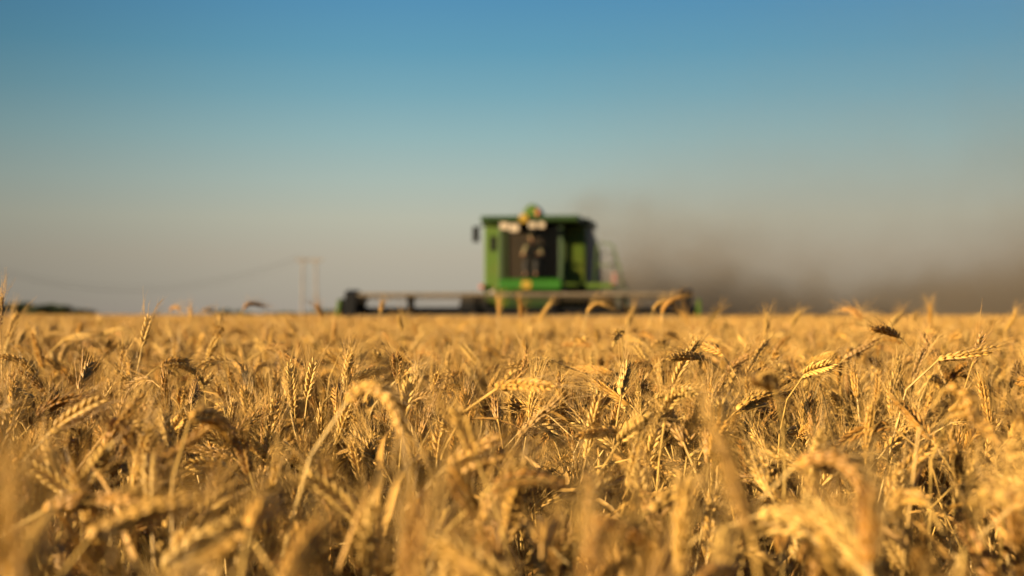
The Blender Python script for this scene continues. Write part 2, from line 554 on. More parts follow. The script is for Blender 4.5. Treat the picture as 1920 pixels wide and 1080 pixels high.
    for s in (-1, 1):                                                # auger flighting toward the middle
        pts = []
        turns = 7.0
        vs, fs = [], []
        for k in range(141):
            t = k / 140
            a = 2 * math.pi * turns * t * s
            x = s * (X - .03 - t * (X - .75))
            for rr in (0.2, 0.30):
                vs.append((x, -2.0 + rr * math.cos(a), 0.58 + rr * math.sin(a)))
        for k in range(140):
            fs.append((2 * k, 2 * k + 1, 2 * k + 3, 2 * k + 2))
        b.add(vs, fs)
    b.build('auger', M['steel'], head)
    for s in (-1, 1):
        b = MB()
        prof = [(-3.75, 0.14), (-3.2, 0.62), (-2.75, 1.38), (-2.45, 1.42), (-2.2, 1.12), (-1.5, 1.12), (-1.5, 0.18), (-3.0, 0.12)]
        x0 = s * 4.52
        b.prism(prof, 'x', min(x0, x0 + s * .09), max(x0, x0 + s * .09), bev=0.015)
        b.build('end_shield', M['green'], head)
        b = MB()
        x1 = s * 4.46
        b.prism([(-1.62, 1.10), (-1.62, 1.22), (-2.52, 1.12), (-2.72, 1.05), (-2.72, 0.93), (-2.52, 0.93)], 'x', x1 - .035, x1 + .035, bev=0.01)
        b.lathe([(0.06, -.05), (0.17, -.04), (0.17, .04), (0.06, .05)], (x1 - s * .01, -2.6, 1.0), 'x', 20)
        b.prism([(-3.05, 0.85), (-2.80, 1.58), (-2.50, 1.64), (-2.30, 1.30), (-2.05, 0.85)], 'x', min(x1 - s * .055, x1 - s * .38), max(x1 - s * .055, x1 - s * .38), bev=.02)
        b.build('reel_arm', M['black'], head)
    c_y, c_z, rad = -2.6, 1.10, 0.50
    b = MB()
    b.tube([(-4.40, c_y, c_z), (4.40, c_y, c_z)], 0.085, 14)
    reel = b.build('reel_tube', M['black'], head)
    for x in (-3.98, -2.72, -1.0, 1.0, 2.72, 3.98):
        b = MB()
        for k in range(5):
            a = R(54 + 72 * k)
            p = Vector((x, c_y + rad * math.cos(a), c_z + rad * math.sin(a)))
            q = Vector((x, c_y, c_z))
            d = (p - q).normalized(); n_ = Vector((1, 0, 0)).cross(d) * 0.09
            vs = []
            for o_ in (-.05, .05):
                dx = Vector((o_, 0, 0))
                vs += [q + n_ + dx, q - n_ + dx, p - n_ * .5 + dx, p + n_ * .5 + dx]
            b.add(vs, [(0, 1, 2, 3), (7, 6, 5, 4), (0, 4, 5, 1), (1, 5, 6, 2), (2, 6, 7, 3), (3, 7, 4, 0)])
        b.build('reel_spider', M['black'], head)
    for k in range(5):
        a = R(54 + 72 * k)
        y, z = c_y + rad * math.cos(a), c_z + rad * math.sin(a)
        b = MB()
        b.tube([(-4.04, y, z), (4.04, y, z)], 0.050, 10)
        for j in range(100):                                          # spring tines hanging from the bat
            x = -4.0 + j * 8.0 / 99
            b.tube([(x, y, z - 0.02), (x, y + 0.015, z - 0.08), (x, y + 0.05, z - 0.19)], 0.009, 3, caps=False)
        b.build('reel_bat', M['bat'], head)
build_combine()

# driver -------------------------------------------------------------
def skinned(name, verts, edges, radii, mat, parent, levels=2):
    me = bpy.data.meshes.new(name)
    me.from_pydata(verts, edges, [])
    me.materials.append(mat)
    o = bpy.data.objects.new(name, me)
    C.objects.link(o)
    if parent is not None: o.parent = parent
    mod = o.modifiers.new('skin', 'SKIN')
    mod.use_smooth_shade = True
    sk = me.skin_vertices[0].data if me.skin_vertices else None
    if sk is None:
        bm = bmesh.new(); bm.from_mesh(me); bm.verts.layers.skin.verify(); bm.to_mesh(me); bm.free()
        sk = me.skin_vertices[0].data
    for i, r in enumerate(radii):
        sk[i].radius = (r, r)
    sk[0].use_root = True
    s = o.modifiers.new('smooth', 'SUBSURF'); s.levels = levels; s.render_levels = levels
    return o
def build_driver():
    cm = Matrix.Translation(CO) @ Matrix.Rotation(CYAW, 4, 'Z')
    root = empty('person', cm @ Vector((-0.01, 0.82, 2.34)), (0, 0, CYAW))
    tag(root, 'driver in a pale shirt and cap seated behind the windscreen of the combine cab', 'person')
    V, E, r = [], [], []
    def v(p, rad, par=None):
        V.append(p); r.append(rad)
        if par is not None: E.append((par, len(V) - 1))
        return len(V) - 1
    pel = v((0, 0, 0.10), 0.15)
    wa = v((0, 0.02, 0.26), 0.135, pel); ch = v((0, 0.02, 0.44), 0.16, wa); nb = v((0, 0.01, 0.57), 0.075, ch)
    nk = v((0, -0.005, 0.64), 0.055, nb); jaw = v((0, -0.03, 0.70), 0.075, nk); hd = v((0, -0.02, 0.79), 0.098, jaw); top = v((0, -0.01, 0.87), 0.06, hd)
    nose = v((0, -0.125, 0.755), 0.016, hd)
    for s in (-1, 1):
        sh = v((s * 0.18, 0.02, 0.52), 0.072, ch); el = v((s * 0.27, -0.10, 0.29), 0.048, sh); wr = v((s * 0.20, -0.34, 0.32), 0.030, el)
        pa = v((s * 0.185, -0.41, 0.335), 0.036, wr)
        for k in range(4):
            a = v((s * (0.16 + 0.016 * k), -0.46, 0.345 - 0.006 * k), 0.010, pa)
            v((s * (0.155 + 0.016 * k), -0.485, 0.315 - 0.006 * k), 0.009, a)
        th = v((s * 0.15, -0.41, 0.345), 0.011, pa); v((s * 0.135, -0.44, 0.325), 0.009, th)
        hp = v((s * 0.10, -0.03, 0.08), 0.10, pel); kn = v((s * 0.15, -0.46, 0.10), 0.068, hp); an = v((s * 0.14, -0.50, -0.26), 0.045, kn); v((s * 0.14, -0.62, -0.315), 0.040, an)
        v((s * 0.095, -0.01, 0.765), 0.018, hd)
    skinned('body', V, E, r, M['skin'], root)
    skinned('shirt', [(0, 0, 0.13), (0, 0.02, 0.27), (0, 0.02, 0.45), (0, 0.01, 0.555), (.18, .02, .52), (.26, -.085, .31), (-.18, .02, .52), (-.26, -.085, .31)],
            [(0, 1), (1, 2), (2, 3), (2, 4), (4, 5), (2, 6), (6, 7)], [.165, .155, .178, .088, .09, .066, .09, .066], M['shirt'], root)
    skinned('trousers', [(0, 0, 0.09), (.1, -.03, .08), (.15, -.46, .10), (.14, -.5, -.22), (-.1, -.03, .08), (-.15, -.46, .10), (-.14, -.5, -.22)],
            [(0, 1), (1, 2), (2, 3), (0, 4), (4, 5), (5, 6)], [.165, .115, .082, .062, .115, .082, .062], M['trousers'], root)
    for s in (-1, 1):
        skinned('shoe', [(s * .14, -.50, -.235), (s * .14, -.53, -.30), (s * .14, -.63, -.318), (s * .14, -.69, -.325)], [(0, 1), (1, 2), (2, 3)], [.058, .060, .050, .036], M['black'], root)
    b = MB()
    b.lathe([(.112, .80), (.112, .84), (.10, .885), (.07, .915), (.02, .93)], (0, -.015, 0), 'z', 24)
    b.prism([(-.09, -.09), (-.07, -.19), (0, -.215), (.07, -.19), (.09, -.09)], 'z', .803, .815)
    b.build('cap', M['cap'], root, True)
    for s in (-1, 1):
        b = MB()
        b.lathe([(.004, -.125), (.010, -.118), (.011, -.11)], (s * .035, 0, .778), 'y', 8)
        b.build('eye', M['black'], root, True)
build_driver()

# ------------------------------------------------------------------ power line
def utility_pole(x, y, h, lean, label):
    r = empty('utility_pole', (x, y, 0), (0, R(lean), 0))
    tag(r, label, 'utility pole', 'power line poles on the horizon')
    b = MB(); b.tube([(0, 0, 0), (0, 0, h)], [0.20, 0.15], 10)
    b.build('pole', M['wood'], r)
    b = MB(); b.box(-1.25, 1.25, -0.14, -0.10 + .1, h - 0.46, h - 0.16)
    b.tube([(-0.75, -.05, h - .42), (0, -.05, h - 1.2)], .05, 6); b.tube([(0.75, -.05, h - .42), (0, -.05, h - 1.2)], .05, 6)
    b.build('crossarm', M['wood'], r)
    for dx in (-1.1, 0.0, 1.1):
        b = MB()
        z = h - 0.16 if dx else h
        b.lathe([(.05, 0), (.05, .06), (.10, .08), (.10, .12), (.06, .14), (.11, .17), (.11, .21), (.05, .26)], (dx, -.05, z), 'z', 10)
        b.build('insulator', M['white'], r)
    return r
D1 = 240.0
p1 = px(566, 590, D1); p2 = px(594, 590, D1 + 6)
H1 = 1 + (590 - 484) / F_PX * D1
utility_pole(p1.x, p1.y, H1, 1.0, 'grey wooden utility pole with a crossarm, the one nearer the wires')
utility_pole(p2.x, p2.y, H1 + .2, -1.0, 'grey wooden utility pole with a crossarm, the one nearer the combine')
q1 = Vector((-88.0, 215.0, 0))
for k, (dx, dz, sag) in enumerate(((-1.1, 0.0, 5.9), (0.0, 0.45, 5.6), (1.1, 0.0, 6.2))):
    a = Vector((p1.x + dx, p1.y, H1 + .05 + dz)); e = Vector((q1.x + dx, q1.y, H1 + .5 + dz))
    pts = []
    for i in range(41):
        t = i / 40
        p = a.lerp(e, t); p.z -= 4 * sag * t * (1 - t)
        pts.append(p)
    b = MB(); b.tube(pts, 0.018, 6)
    tag(b.build('power_cable', M['wire']), ('thin sagging power cable on the outer insulator left of the pole', 'thin sagging power cable from the very top of the pole', 'thin sagging power cable on the inner insulator right of the pole')[k], 'cable', 'cables of the power line')

# ------------------------------------------------------------------ trees on the horizon
def tree_meshes(seed, h, w):
    rr = np.random.default_rng(seed)
    b = MB()
    b.tube([(0, 0, 0), (0.05, 0, h * .3), (0, 0.1, h * .62)], [h * .03, h * .022, h * .01], 7)
    for k in range(5):
        a = rr.uniform(0, 6.28)
        b.tube([(0, 0, h * rr.uniform(.25, .45)), (math.cos(a) * w * .35, math.sin(a) * w * .35, h * rr.uniform(.55, .8))], [h * .012, h * .004], 5)
    tm = b.mesh('trunk', M['bark'])
    vs, fs = [], []
    lumps = [(rr.uniform(-.32, .32) * w, rr.uniform(-.32, .32) * w, h * rr.uniform(.12, .82), rr.uniform(.16, .30) * w) for _ in range(14)]
    for (lx, ly, lz, lr) in lumps:
        for _ in range(110):
            d = rr.normal(size=3); d /= np.linalg.norm(d)
            c = np.array((lx, ly, lz)) + d * lr * rr.uniform(.55, 1.05) * np.array((1, 1, .8))
            u = rr.normal(size=3); u /= np.linalg.norm(u); v_ = np.cross(u, d); n_ = np.linalg.norm(v_)
            if n_ < 1e-3: continue
            v_ /= n_
            s_ = rr.uniform(.05, .09) * h
            i = len(vs)
            vs += [c + u * s_, c + v_ * s_ * .6, c - u * s_, c - v_ * s_ * .6]
            fs.append((i, i + 1, i + 2, i + 3))
    cb = MB(); cb.add(vs, fs)
    return tm, cb.mesh('crown', M['foliage'])
tv = [tree_meshes(s, 5.6, 6.2) for s in (1, 2, 3)]
TREES = [(-10, 0.97, 1.72, 'broad dark tree at the edge of the picture on the horizon'), (20, 1.03, 1.84, 'tallest dark tree of the clump on the horizon left of the power line'),
         (48, 0.92, 1.61, 'dark round tree right beside the tallest tree of the clump'), (74, 0.78, 1.61, 'low dark tree in the middle of the horizon clump'),
         (100, 0.84, 1.38, 'small upright dark tree near the end of the horizon clump'), (128, 0.57, 1.49, 'lowest dark bushy tree at the end of the horizon clump nearest the wires'), (156, 0.43, 1.15, 'tiny dark bush past the end of the horizon tree clump')]
for i, (x, s, sw, lab) in enumerate(TREES):
    p = px(x, 590, 500)
    t = empty('tree', (p.x, 500 + (i % 3) * 9, 0), (0, 0, i * 1.3))
    t.scale = (sw, sw, s)
    tag(t, lab, 'tree', 'trees on the horizon')
    for nm, me in zip(('trunk', 'crown'), tv[i % 3]):
        o = bpy.data.objects.new(nm, me); C.objects.link(o); o.parent = t
def treeline(name, x0, x1, dist, h, seed, label):
    rr = np.random.default_rng(seed)
    vs, fs = [], []
    a, e = px(x0, 590, dist), px(x1, 590, dist)
    n = int((e.x - a.x) / 2.4)
    for k in range(n):
        cx_ = a.x + (e.x - a.x) * (k + rr.uniform(0, 1)) / n
        hh = h * (0.55 + .45 * math.sin(k * .37) * math.sin(k * .11 + 1) + rr.uniform(-.1, .25))
        hh = max(h * .3, hh)
        for _ in range(60):
            c = np.array((cx_ + rr.normal() * 1.5, dist + rr.normal() * 3, hh * rr.uniform(.0, 1.0) ** .8))
            u = rr.normal(size=3); u /= np.linalg.norm(u); w_ = rr.normal(size=3); v_ = np.cross(u, w_); v_ /= np.linalg.norm(v_)
            s_ = rr.uniform(.4, .9)
            i = len(vs); vs += [c + u * s_, c + v_ * s_ * .7, c - u * s_, c - v_ * s_ * .7]; fs.append((i, i + 1, i + 2, i + 3))
    b = MB(); b.add(vs, fs)
    return tag(b.build(name, M['foliage']), label, 'trees', kind='stuff')
treeline('distant_treeline', 395, 640, 900, 3.8, 5, 'thin dark line of far trees on the horizon below the power line poles')

# ------------------------------------------------------------------ wheat
EAR_L = 0.082
def catmull(P, n):
    P = [Vector(p) for p in P]
    Q = [P[0] * 2 - P[1]] + P + [P[-1] * 2 - P[-2]]
    out = []
    for i in range(1, len(Q) - 2):
        for k in range(n):
            t = k / n
            a, b, c, d = Q[i - 1], Q[i], Q[i + 1], Q[i + 2]
            out.append(0.5 * ((2 * b) + (c - a) * t + (2 * a - 5 * b + 4 * c - d) * t * t + (3 * b - a - 3 * c + d) * t ** 3))
    out.append(P[-1])
    return out
class Path:
    def __init__(self, pts):
        self.p = pts
        self.s = [0.0]
        for a, b in zip(pts, pts[1:]):
            self.s.append(self.s[-1] + (b - a).length)
        self.L = self.s[-1]
        # parallel transport frame
        self.t = [(pts[min(i + 1, len(pts) - 1)] - pts[max(i - 1, 0)]).normalized() for i in range(len(pts))]
        a = self.t[0].orthogonal().normalized()
        self.a = []
        for t in self.t:
            a = (a - t * a.dot(t)).normalized()
            self.a.append(a)
    def at(self, s):
        s = max(0.0, min(self.L, s))
        lo = int(np.searchsorted(self.s, s, side='right')) - 1
        lo = max(0, min(len(self.p) - 2, lo))
        seg = self.s[lo + 1] - self.s[lo]
        f = (s - self.s[lo]) / seg if seg > 1e-9 else 0
        t = self.t[lo].lerp(self.t[lo + 1], f).normalized()
        a = self.a[lo].lerp(self.a[lo + 1], f)
        a = (a - t * a.dot(t)).normalized()
        return self.p[lo].lerp(self.p[lo + 1], f), t, a

def kernel(mb, base, d, side, L, w, th, lod, mi):
    """one pointed husk: base, direction, widest half-width w (along side) and thickness th"""
    up_ = d.cross(side).normalized()
    if lod == 0:
        rings, n = ((0.0, .35), (.22, .88), (.5, 1.0), (.78, .62)), 6
    else:
        rings, n = ((0.05, .6), (.5, 1.0)), 4
    vs, fs = [], []
    for (t, k) in rings:
        for j in range(n):
            a = 2 * math.pi * j / n
            vs.append(base + d * (L * t) + side * (math.cos(a) * w * k) + up_ * (math.sin(a) * th * k))
    tip = len(vs)
    vs.append(base + d * L)
    for i in range(len(rings) - 1):
        for j in range(n):
            fs.append((i * n + j, i * n + (j + 1) % n, (i + 1) * n + (j + 1) % n, (i + 1) * n + j))
    k0 = (len(rings) - 1) * n
    for j in range(n):
        fs.append((k0 + j, k0 + (j + 1) % n, tip))
    mb.add(vs, fs, mi)

def stalk(pts, ear_len, seed, lod=0, leaves=2, leaf_len=0.22, awn_len=0.048, leaf_first=None, fat=1.0, leaf_top=.86):
    """pts: smooth centre line from the ground to the ear's tip -> MBs for stem, ear, awns, leaf"""
    rr = random.Random(seed)
    P = Path(pts)
    ear0 = P.L - ear_len
    stem, ear, awn, leaf = MB(), MB(), MB(), []
    ns = 15 if lod == 0 else 7
    sp = [P.at(ear0 * k / ns)[0] for k in range(ns + 1)] + [P.at(ear0 + ear_len * k / 5)[0] for k in range(1, 5)]
    rad = [0.0021 - 0.0008 * min(1, k / ns) for k in range(ns + 1)] + [0.0009] * 4
    stem.tube(sp, [q * (1.0 if lod == 0 else 1.25) for q in rad], 5 if lod == 0 else 3, caps=False)
    if lod == 0:                                               # node rings on the straw
        for f in (.38, .66):
            p, t, a = P.at(ear0 * f)
            stem.tube([p - t * .004, p, p + t * .004], [.0017, .0026, .0017], 6, caps=False)
    tw0 = rr.uniform(0, math.pi)
    step = 0.0045 if lod == 0 else 0.009
    n = max(6, int(ear_len / step))
    for k in range(n):
        f = k / (n - 1)
        p, t, a = P.at(ear0 + (ear_len - 0.008) * f)
        b = t.cross(a)
        tw = tw0 + f * 0.9
        sd = (a * math.cos(tw) + b * math.sin(tw)) * (1 if k % 2 else -1)
        fr = t.cross(sd)
        env = (0.68 + 0.5 * math.sin(math.pi * min(1, f * 0.92 + 0.08) ** 0.8)) * fat
        spread = rr.uniform(.30, .50)
        kl = 0.0136 * env * rr.uniform(.9, 1.12) * (1 if lod == 0 else 1.35)
        tri = ((0.0, 1.0), (-0.62, .9), (0.62, .9)) if lod == 0 else ((0.0, 1.3),)
        for (o, sc) in tri:
            if f > .93 and o: continue
            d = (t + sd * spread * (1 - .5 * f * (f > .9)) + fr * o * .42 + Vector((rr.uniform(-.08, .08), rr.uniform(-.08, .08), rr.uniform(-.08, .08)))).normalized()
            side = (fr - d * fr.dot(d)).normalized()
            base = p + sd * 0.0018 + fr * o * 0.0026 * env
            kernel(ear, base, d, side, kl * sc, 0.0021 * env * sc, 0.0019 * env * sc, lod, 0)
            if rr.random() < (0.7 if lod == 0 else .85):
                al = awn_len * rr.uniform(.55, 1.15) * (0.6 + 0.6 * math.sin(math.pi * (f * .7 + .2)))
                tip = base + d * kl * sc
                d2 = (t * 1.0 + sd * rr.uniform(.12, .42) + fr * (o * .25 + rr.uniform(-.22, .22))).normalized()
                g_ = Vector((rr.uniform(-.1, .1), rr.uniform(-.1, .1), rr.uniform(-.16, .04)))
                q = [tip - d * .002, tip + d2 * al * .5, tip + (d2 + g_ * 1.6).normalized() * al]
                r0 = 0.00038 if lod == 0 else 0.0007
                awn.tube(q, [r0, r0 * .85, r0 * .3], 3, caps=False)
    for k in range(leaves):
        f = leaf_first if (leaf_first and k == 0) else rr.uniform(.40, leaf_top)
        p, t, a = P.at(ear0 * f)
        ang = rr.uniform(0, 2 * math.pi)
        out = (a * math.cos(ang) + t.cross(a) * math.sin(ang))
        L = leaf_len * rr.uniform(.6, 1.25)
        m = 9 if lod == 0 else 5
        droop = rr.uniform(1.2, 3.2)
        tw = rr.uniform(-3.5, 3.5)
        cur = p.copy(); dirv = (t * .9 + out * .35).normalized()
        w0 = rr.uniform(.0032, .0058) * (1 if lod == 0 else 1.2)
        vs, fs = [], []
        for i in range(m + 1):
            u = i / m
            side = dirv.cross(Vector((0, 0, 1)) + out * .3)
            side = side.normalized() if side.length > 1e-4 else out
            nr = side.cross(dirv)
            s2 = side * math.cos(tw * u) + nr * math.sin(tw * u)
            nn = s2.cross(dirv)
            w = w0 * (math.sin(math.pi * min(1, u * .8 + .2)) ** .7 if u < .999 else 0.05)
            vs += [cur + s2 * w + nn * w * .5, cur - nn * w * .15, cur - s2 * w + nn * w * .5]
            dirv = (dirv + Vector((0, 0, -1)) * droop / m * .9 + Vector((rr.uniform(-.12, .12), rr.uniform(-.12, .12), 0))).normalized()
            cur = cur + dirv * (L / m)
        for i in range(m):
            fs += [(3 * i, 3 * i + 1, 3 * i + 4, 3 * i + 3), (3 * i + 1, 3 * i + 2, 3 * i + 5, 3 * i + 4)]
        lf = MB(); lf.add(vs, fs); leaf.append(lf)
    return stem, ear, awn, leaf

def bent_line(lean, bend, top, start=.74, wob=0.0, seed=0):
    """centre line in the x-z plane: lean near the ground, then the neck bends by `bend`; highest point = top"""
    rr = random.Random(seed)
    n = 60
    L = 1.0
    pts = [Vector((0, 0, 0))]
    ph = rr.uniform(0, 6)
    for i in range(n):
        u = (i + .5) / n
        k = max(0.0, (u - start) / (1 - start))
        k = k * k * (3 - 2 * k)
        ang = lean * (0.4 + .6 * u) + bend * k
        side = wob * math.sin(u * 4 + ph)
        pts.append(pts[-1] + Vector((math.sin(ang), side, math.cos(ang))) * (L / n))
    zmax = max(p.z for p in pts)
    return [p * (top / zmax) for p in pts]

POSES = []          # (pose word, lean, bend)
for i in range(28):
    r_ = random.Random(100 + i)
    q_ = (i * 11) % 28
    if q_ < 10:   POSES.append(('upright', r_.uniform(.0, .22), r_.uniform(-.15, .35)))
    elif q_ < 16: POSES.append(('leaning', r_.uniform(.25, .55), r_.uniform(-.1, .5)))
    elif q_ < 23: POSES.append(('nodding', r_.uniform(.05, .3), r_.uniform(.6, 1.2)))
    elif q_ < 26: POSES.append(('bent over', r_.uniform(.05, .35), r_.uniform(1.3, 1.8)))
    else:         POSES.append(('drooping', r_.uniform(.0, .25), r_.uniform(2.0, 2.6)))
VAR = []            # parts' meshes of each variant
var_col = bpy.data.collections.new('wheat_variants')
for i, (pose, lean, bend) in enumerate(POSES):
    r_ = random.Random(500 + i)
    pts = bent_line(lean, bend, 0.87, r_.uniform(.70, .82) if bend < 1.4 else r_.uniform(.80, .88), .12, i)
    L = EAR_L * r_.uniform(.68, 1.15)
    st, ea, aw, le = stalk(pts, L, 900 + i, 0, 2 + (i % 3 == 0), fat=r_.uniform(.9, 1.12))
    parts = {'stem': st.mesh('stem', M['stem'], True), 'ear': ea.mesh('ear', M['ear'], True), 'awns': aw.mesh('awns', M['awn'], True), 'leaf': [q.mesh('leaf', M['leaf'], True) for q in le]}
    j = MB()
    for q, k in [(st, 0), (ea, 1), (aw, 2)] + [(q, 3) for q in le]:
        j.add(q.v, q.f, k)
    o = bpy.data.objects.new('wheat_variant_%02d' % i, j.mesh('wheat_variant', [M['stem'], M['ear'], M['awn'], M['leaf']], True))
    var_col.objects.link(o)
    Pp = Path(pts)
    VAR.append(dict(pose=pose, parts=parts, ear_mid=Pp.at(Pp.L - L / 2)[0], tip=pts[-1], neck=Pp.at(Pp.L - L)[0]))
NV = len(VAR)
# clumps of simpler stalks for the middle and far field
clump_col = bpy.data.collections.new('wheat_clumps')
NCL = 8
for c in range(NCL):
    r_ = random.Random(3000 + c)
    j = MB()
    for k in range(12):
        pose, lean, bend = POSES[r_.randrange(NV)]
        pts = bent_line(lean, bend, r_.gauss(.865, .045) if k or c % 3 else r_.uniform(.93, .98), r_.uniform(.70, .85), .1, r_.random())
        rot = Matrix.Rotation(r_.uniform(0, 6.283), 3, 'Z')
        off = Vector((r_.uniform(-.2, .2), r_.uniform(-.2, .2), 0))
        pts = [rot @ p + off for p in pts]
        st, ea, aw, le = stalk(pts, EAR_L, r_.random(), 1, 2)
        for q, mi in [(st, 0), (ea, 1), (aw, 2)] + [(q, 3) for q in le]:
            j.add(q.v, q.f, mi)
    clump_col.objects.link(bpy.data.objects.new('wheat_clump_%02d' % c, j.mesh('wheat_clump', [M['stem'], M['ear'], M['awn'], M['leaf']], True)))

def scatter_tree(name, col):
    ng = bpy.data.node_groups.new(name, 'GeometryNodeTree')
    ng.interface.new_socket('Geometry', in_out='INPUT', socket_type='NodeSocketGeometry')
    ng.interface.new_socket('Geometry', in_out='OUTPUT', socket_type='NodeSocketGeometry')
    gi = ng.nodes.new('NodeGroupInput'); go = ng.nodes.new('NodeGroupOutput')
    ci = ng.nodes.new('GeometryNodeCollectionInfo')
    ci.inputs['Collection'].default_value = col
    ci.inputs['Separate Children'].default_value = True
    ci.inputs['Reset Children'].default_value = True
    ip = ng.nodes.new('GeometryNodeInstanceOnPoints')
    ip.inputs['Pick Instance'].default_value = True
    def attr(n, t):
        a = ng.nodes.new('GeometryNodeInputNamedAttribute'); a.data_type = t; a.inputs['Name'].default_value = n
        return [s for s in a.outputs if s.name == 'Attribute' and s.enabled][0]
    L = ng.links.new
    L(gi.outputs[0], ip.inputs['Points']); L(ci.outputs[0], ip.inputs['Instance'])
    L(attr('pick', 'INT'), ip.inputs['Instance Index']); L(attr('turn', 'FLOAT_VECTOR'), ip.inputs['Rotation']); L(attr('size', 'FLOAT_VECTOR'), ip.inputs['Scale'])
    L(ip.outputs[0], go.inputs[0])
    return ng
def scatter(name, pos, pick, turn, size, col, label):
    me = bpy.data.meshes.new(name)
    me.from_pydata([tuple(p) for p in pos], [], [])
    a = me.attributes.new('pick', 'INT', 'POINT'); a.data.foreach_set('value', np.asarray(pick, dtype=np.int32))
    a = me.attributes.new('turn', 'FLOAT_VECTOR', 'POINT'); a.data.foreach_set('vector', np.asarray(turn, dtype=np.float32).ravel())
    a = me.attributes.new('size', 'FLOAT_VECTOR', 'POINT'); a.data.foreach_set('vector', np.asarray(size, dtype=np.float32).ravel())
    o = bpy.data.objects.new(name, me); C.objects.link(o)
    mod = o.modifiers.new('scatter', 'NODES'); mod.node_group = scatter_tree(name + '_nodes', col)
    return tag(o, label, 'wheat', kind='stuff')

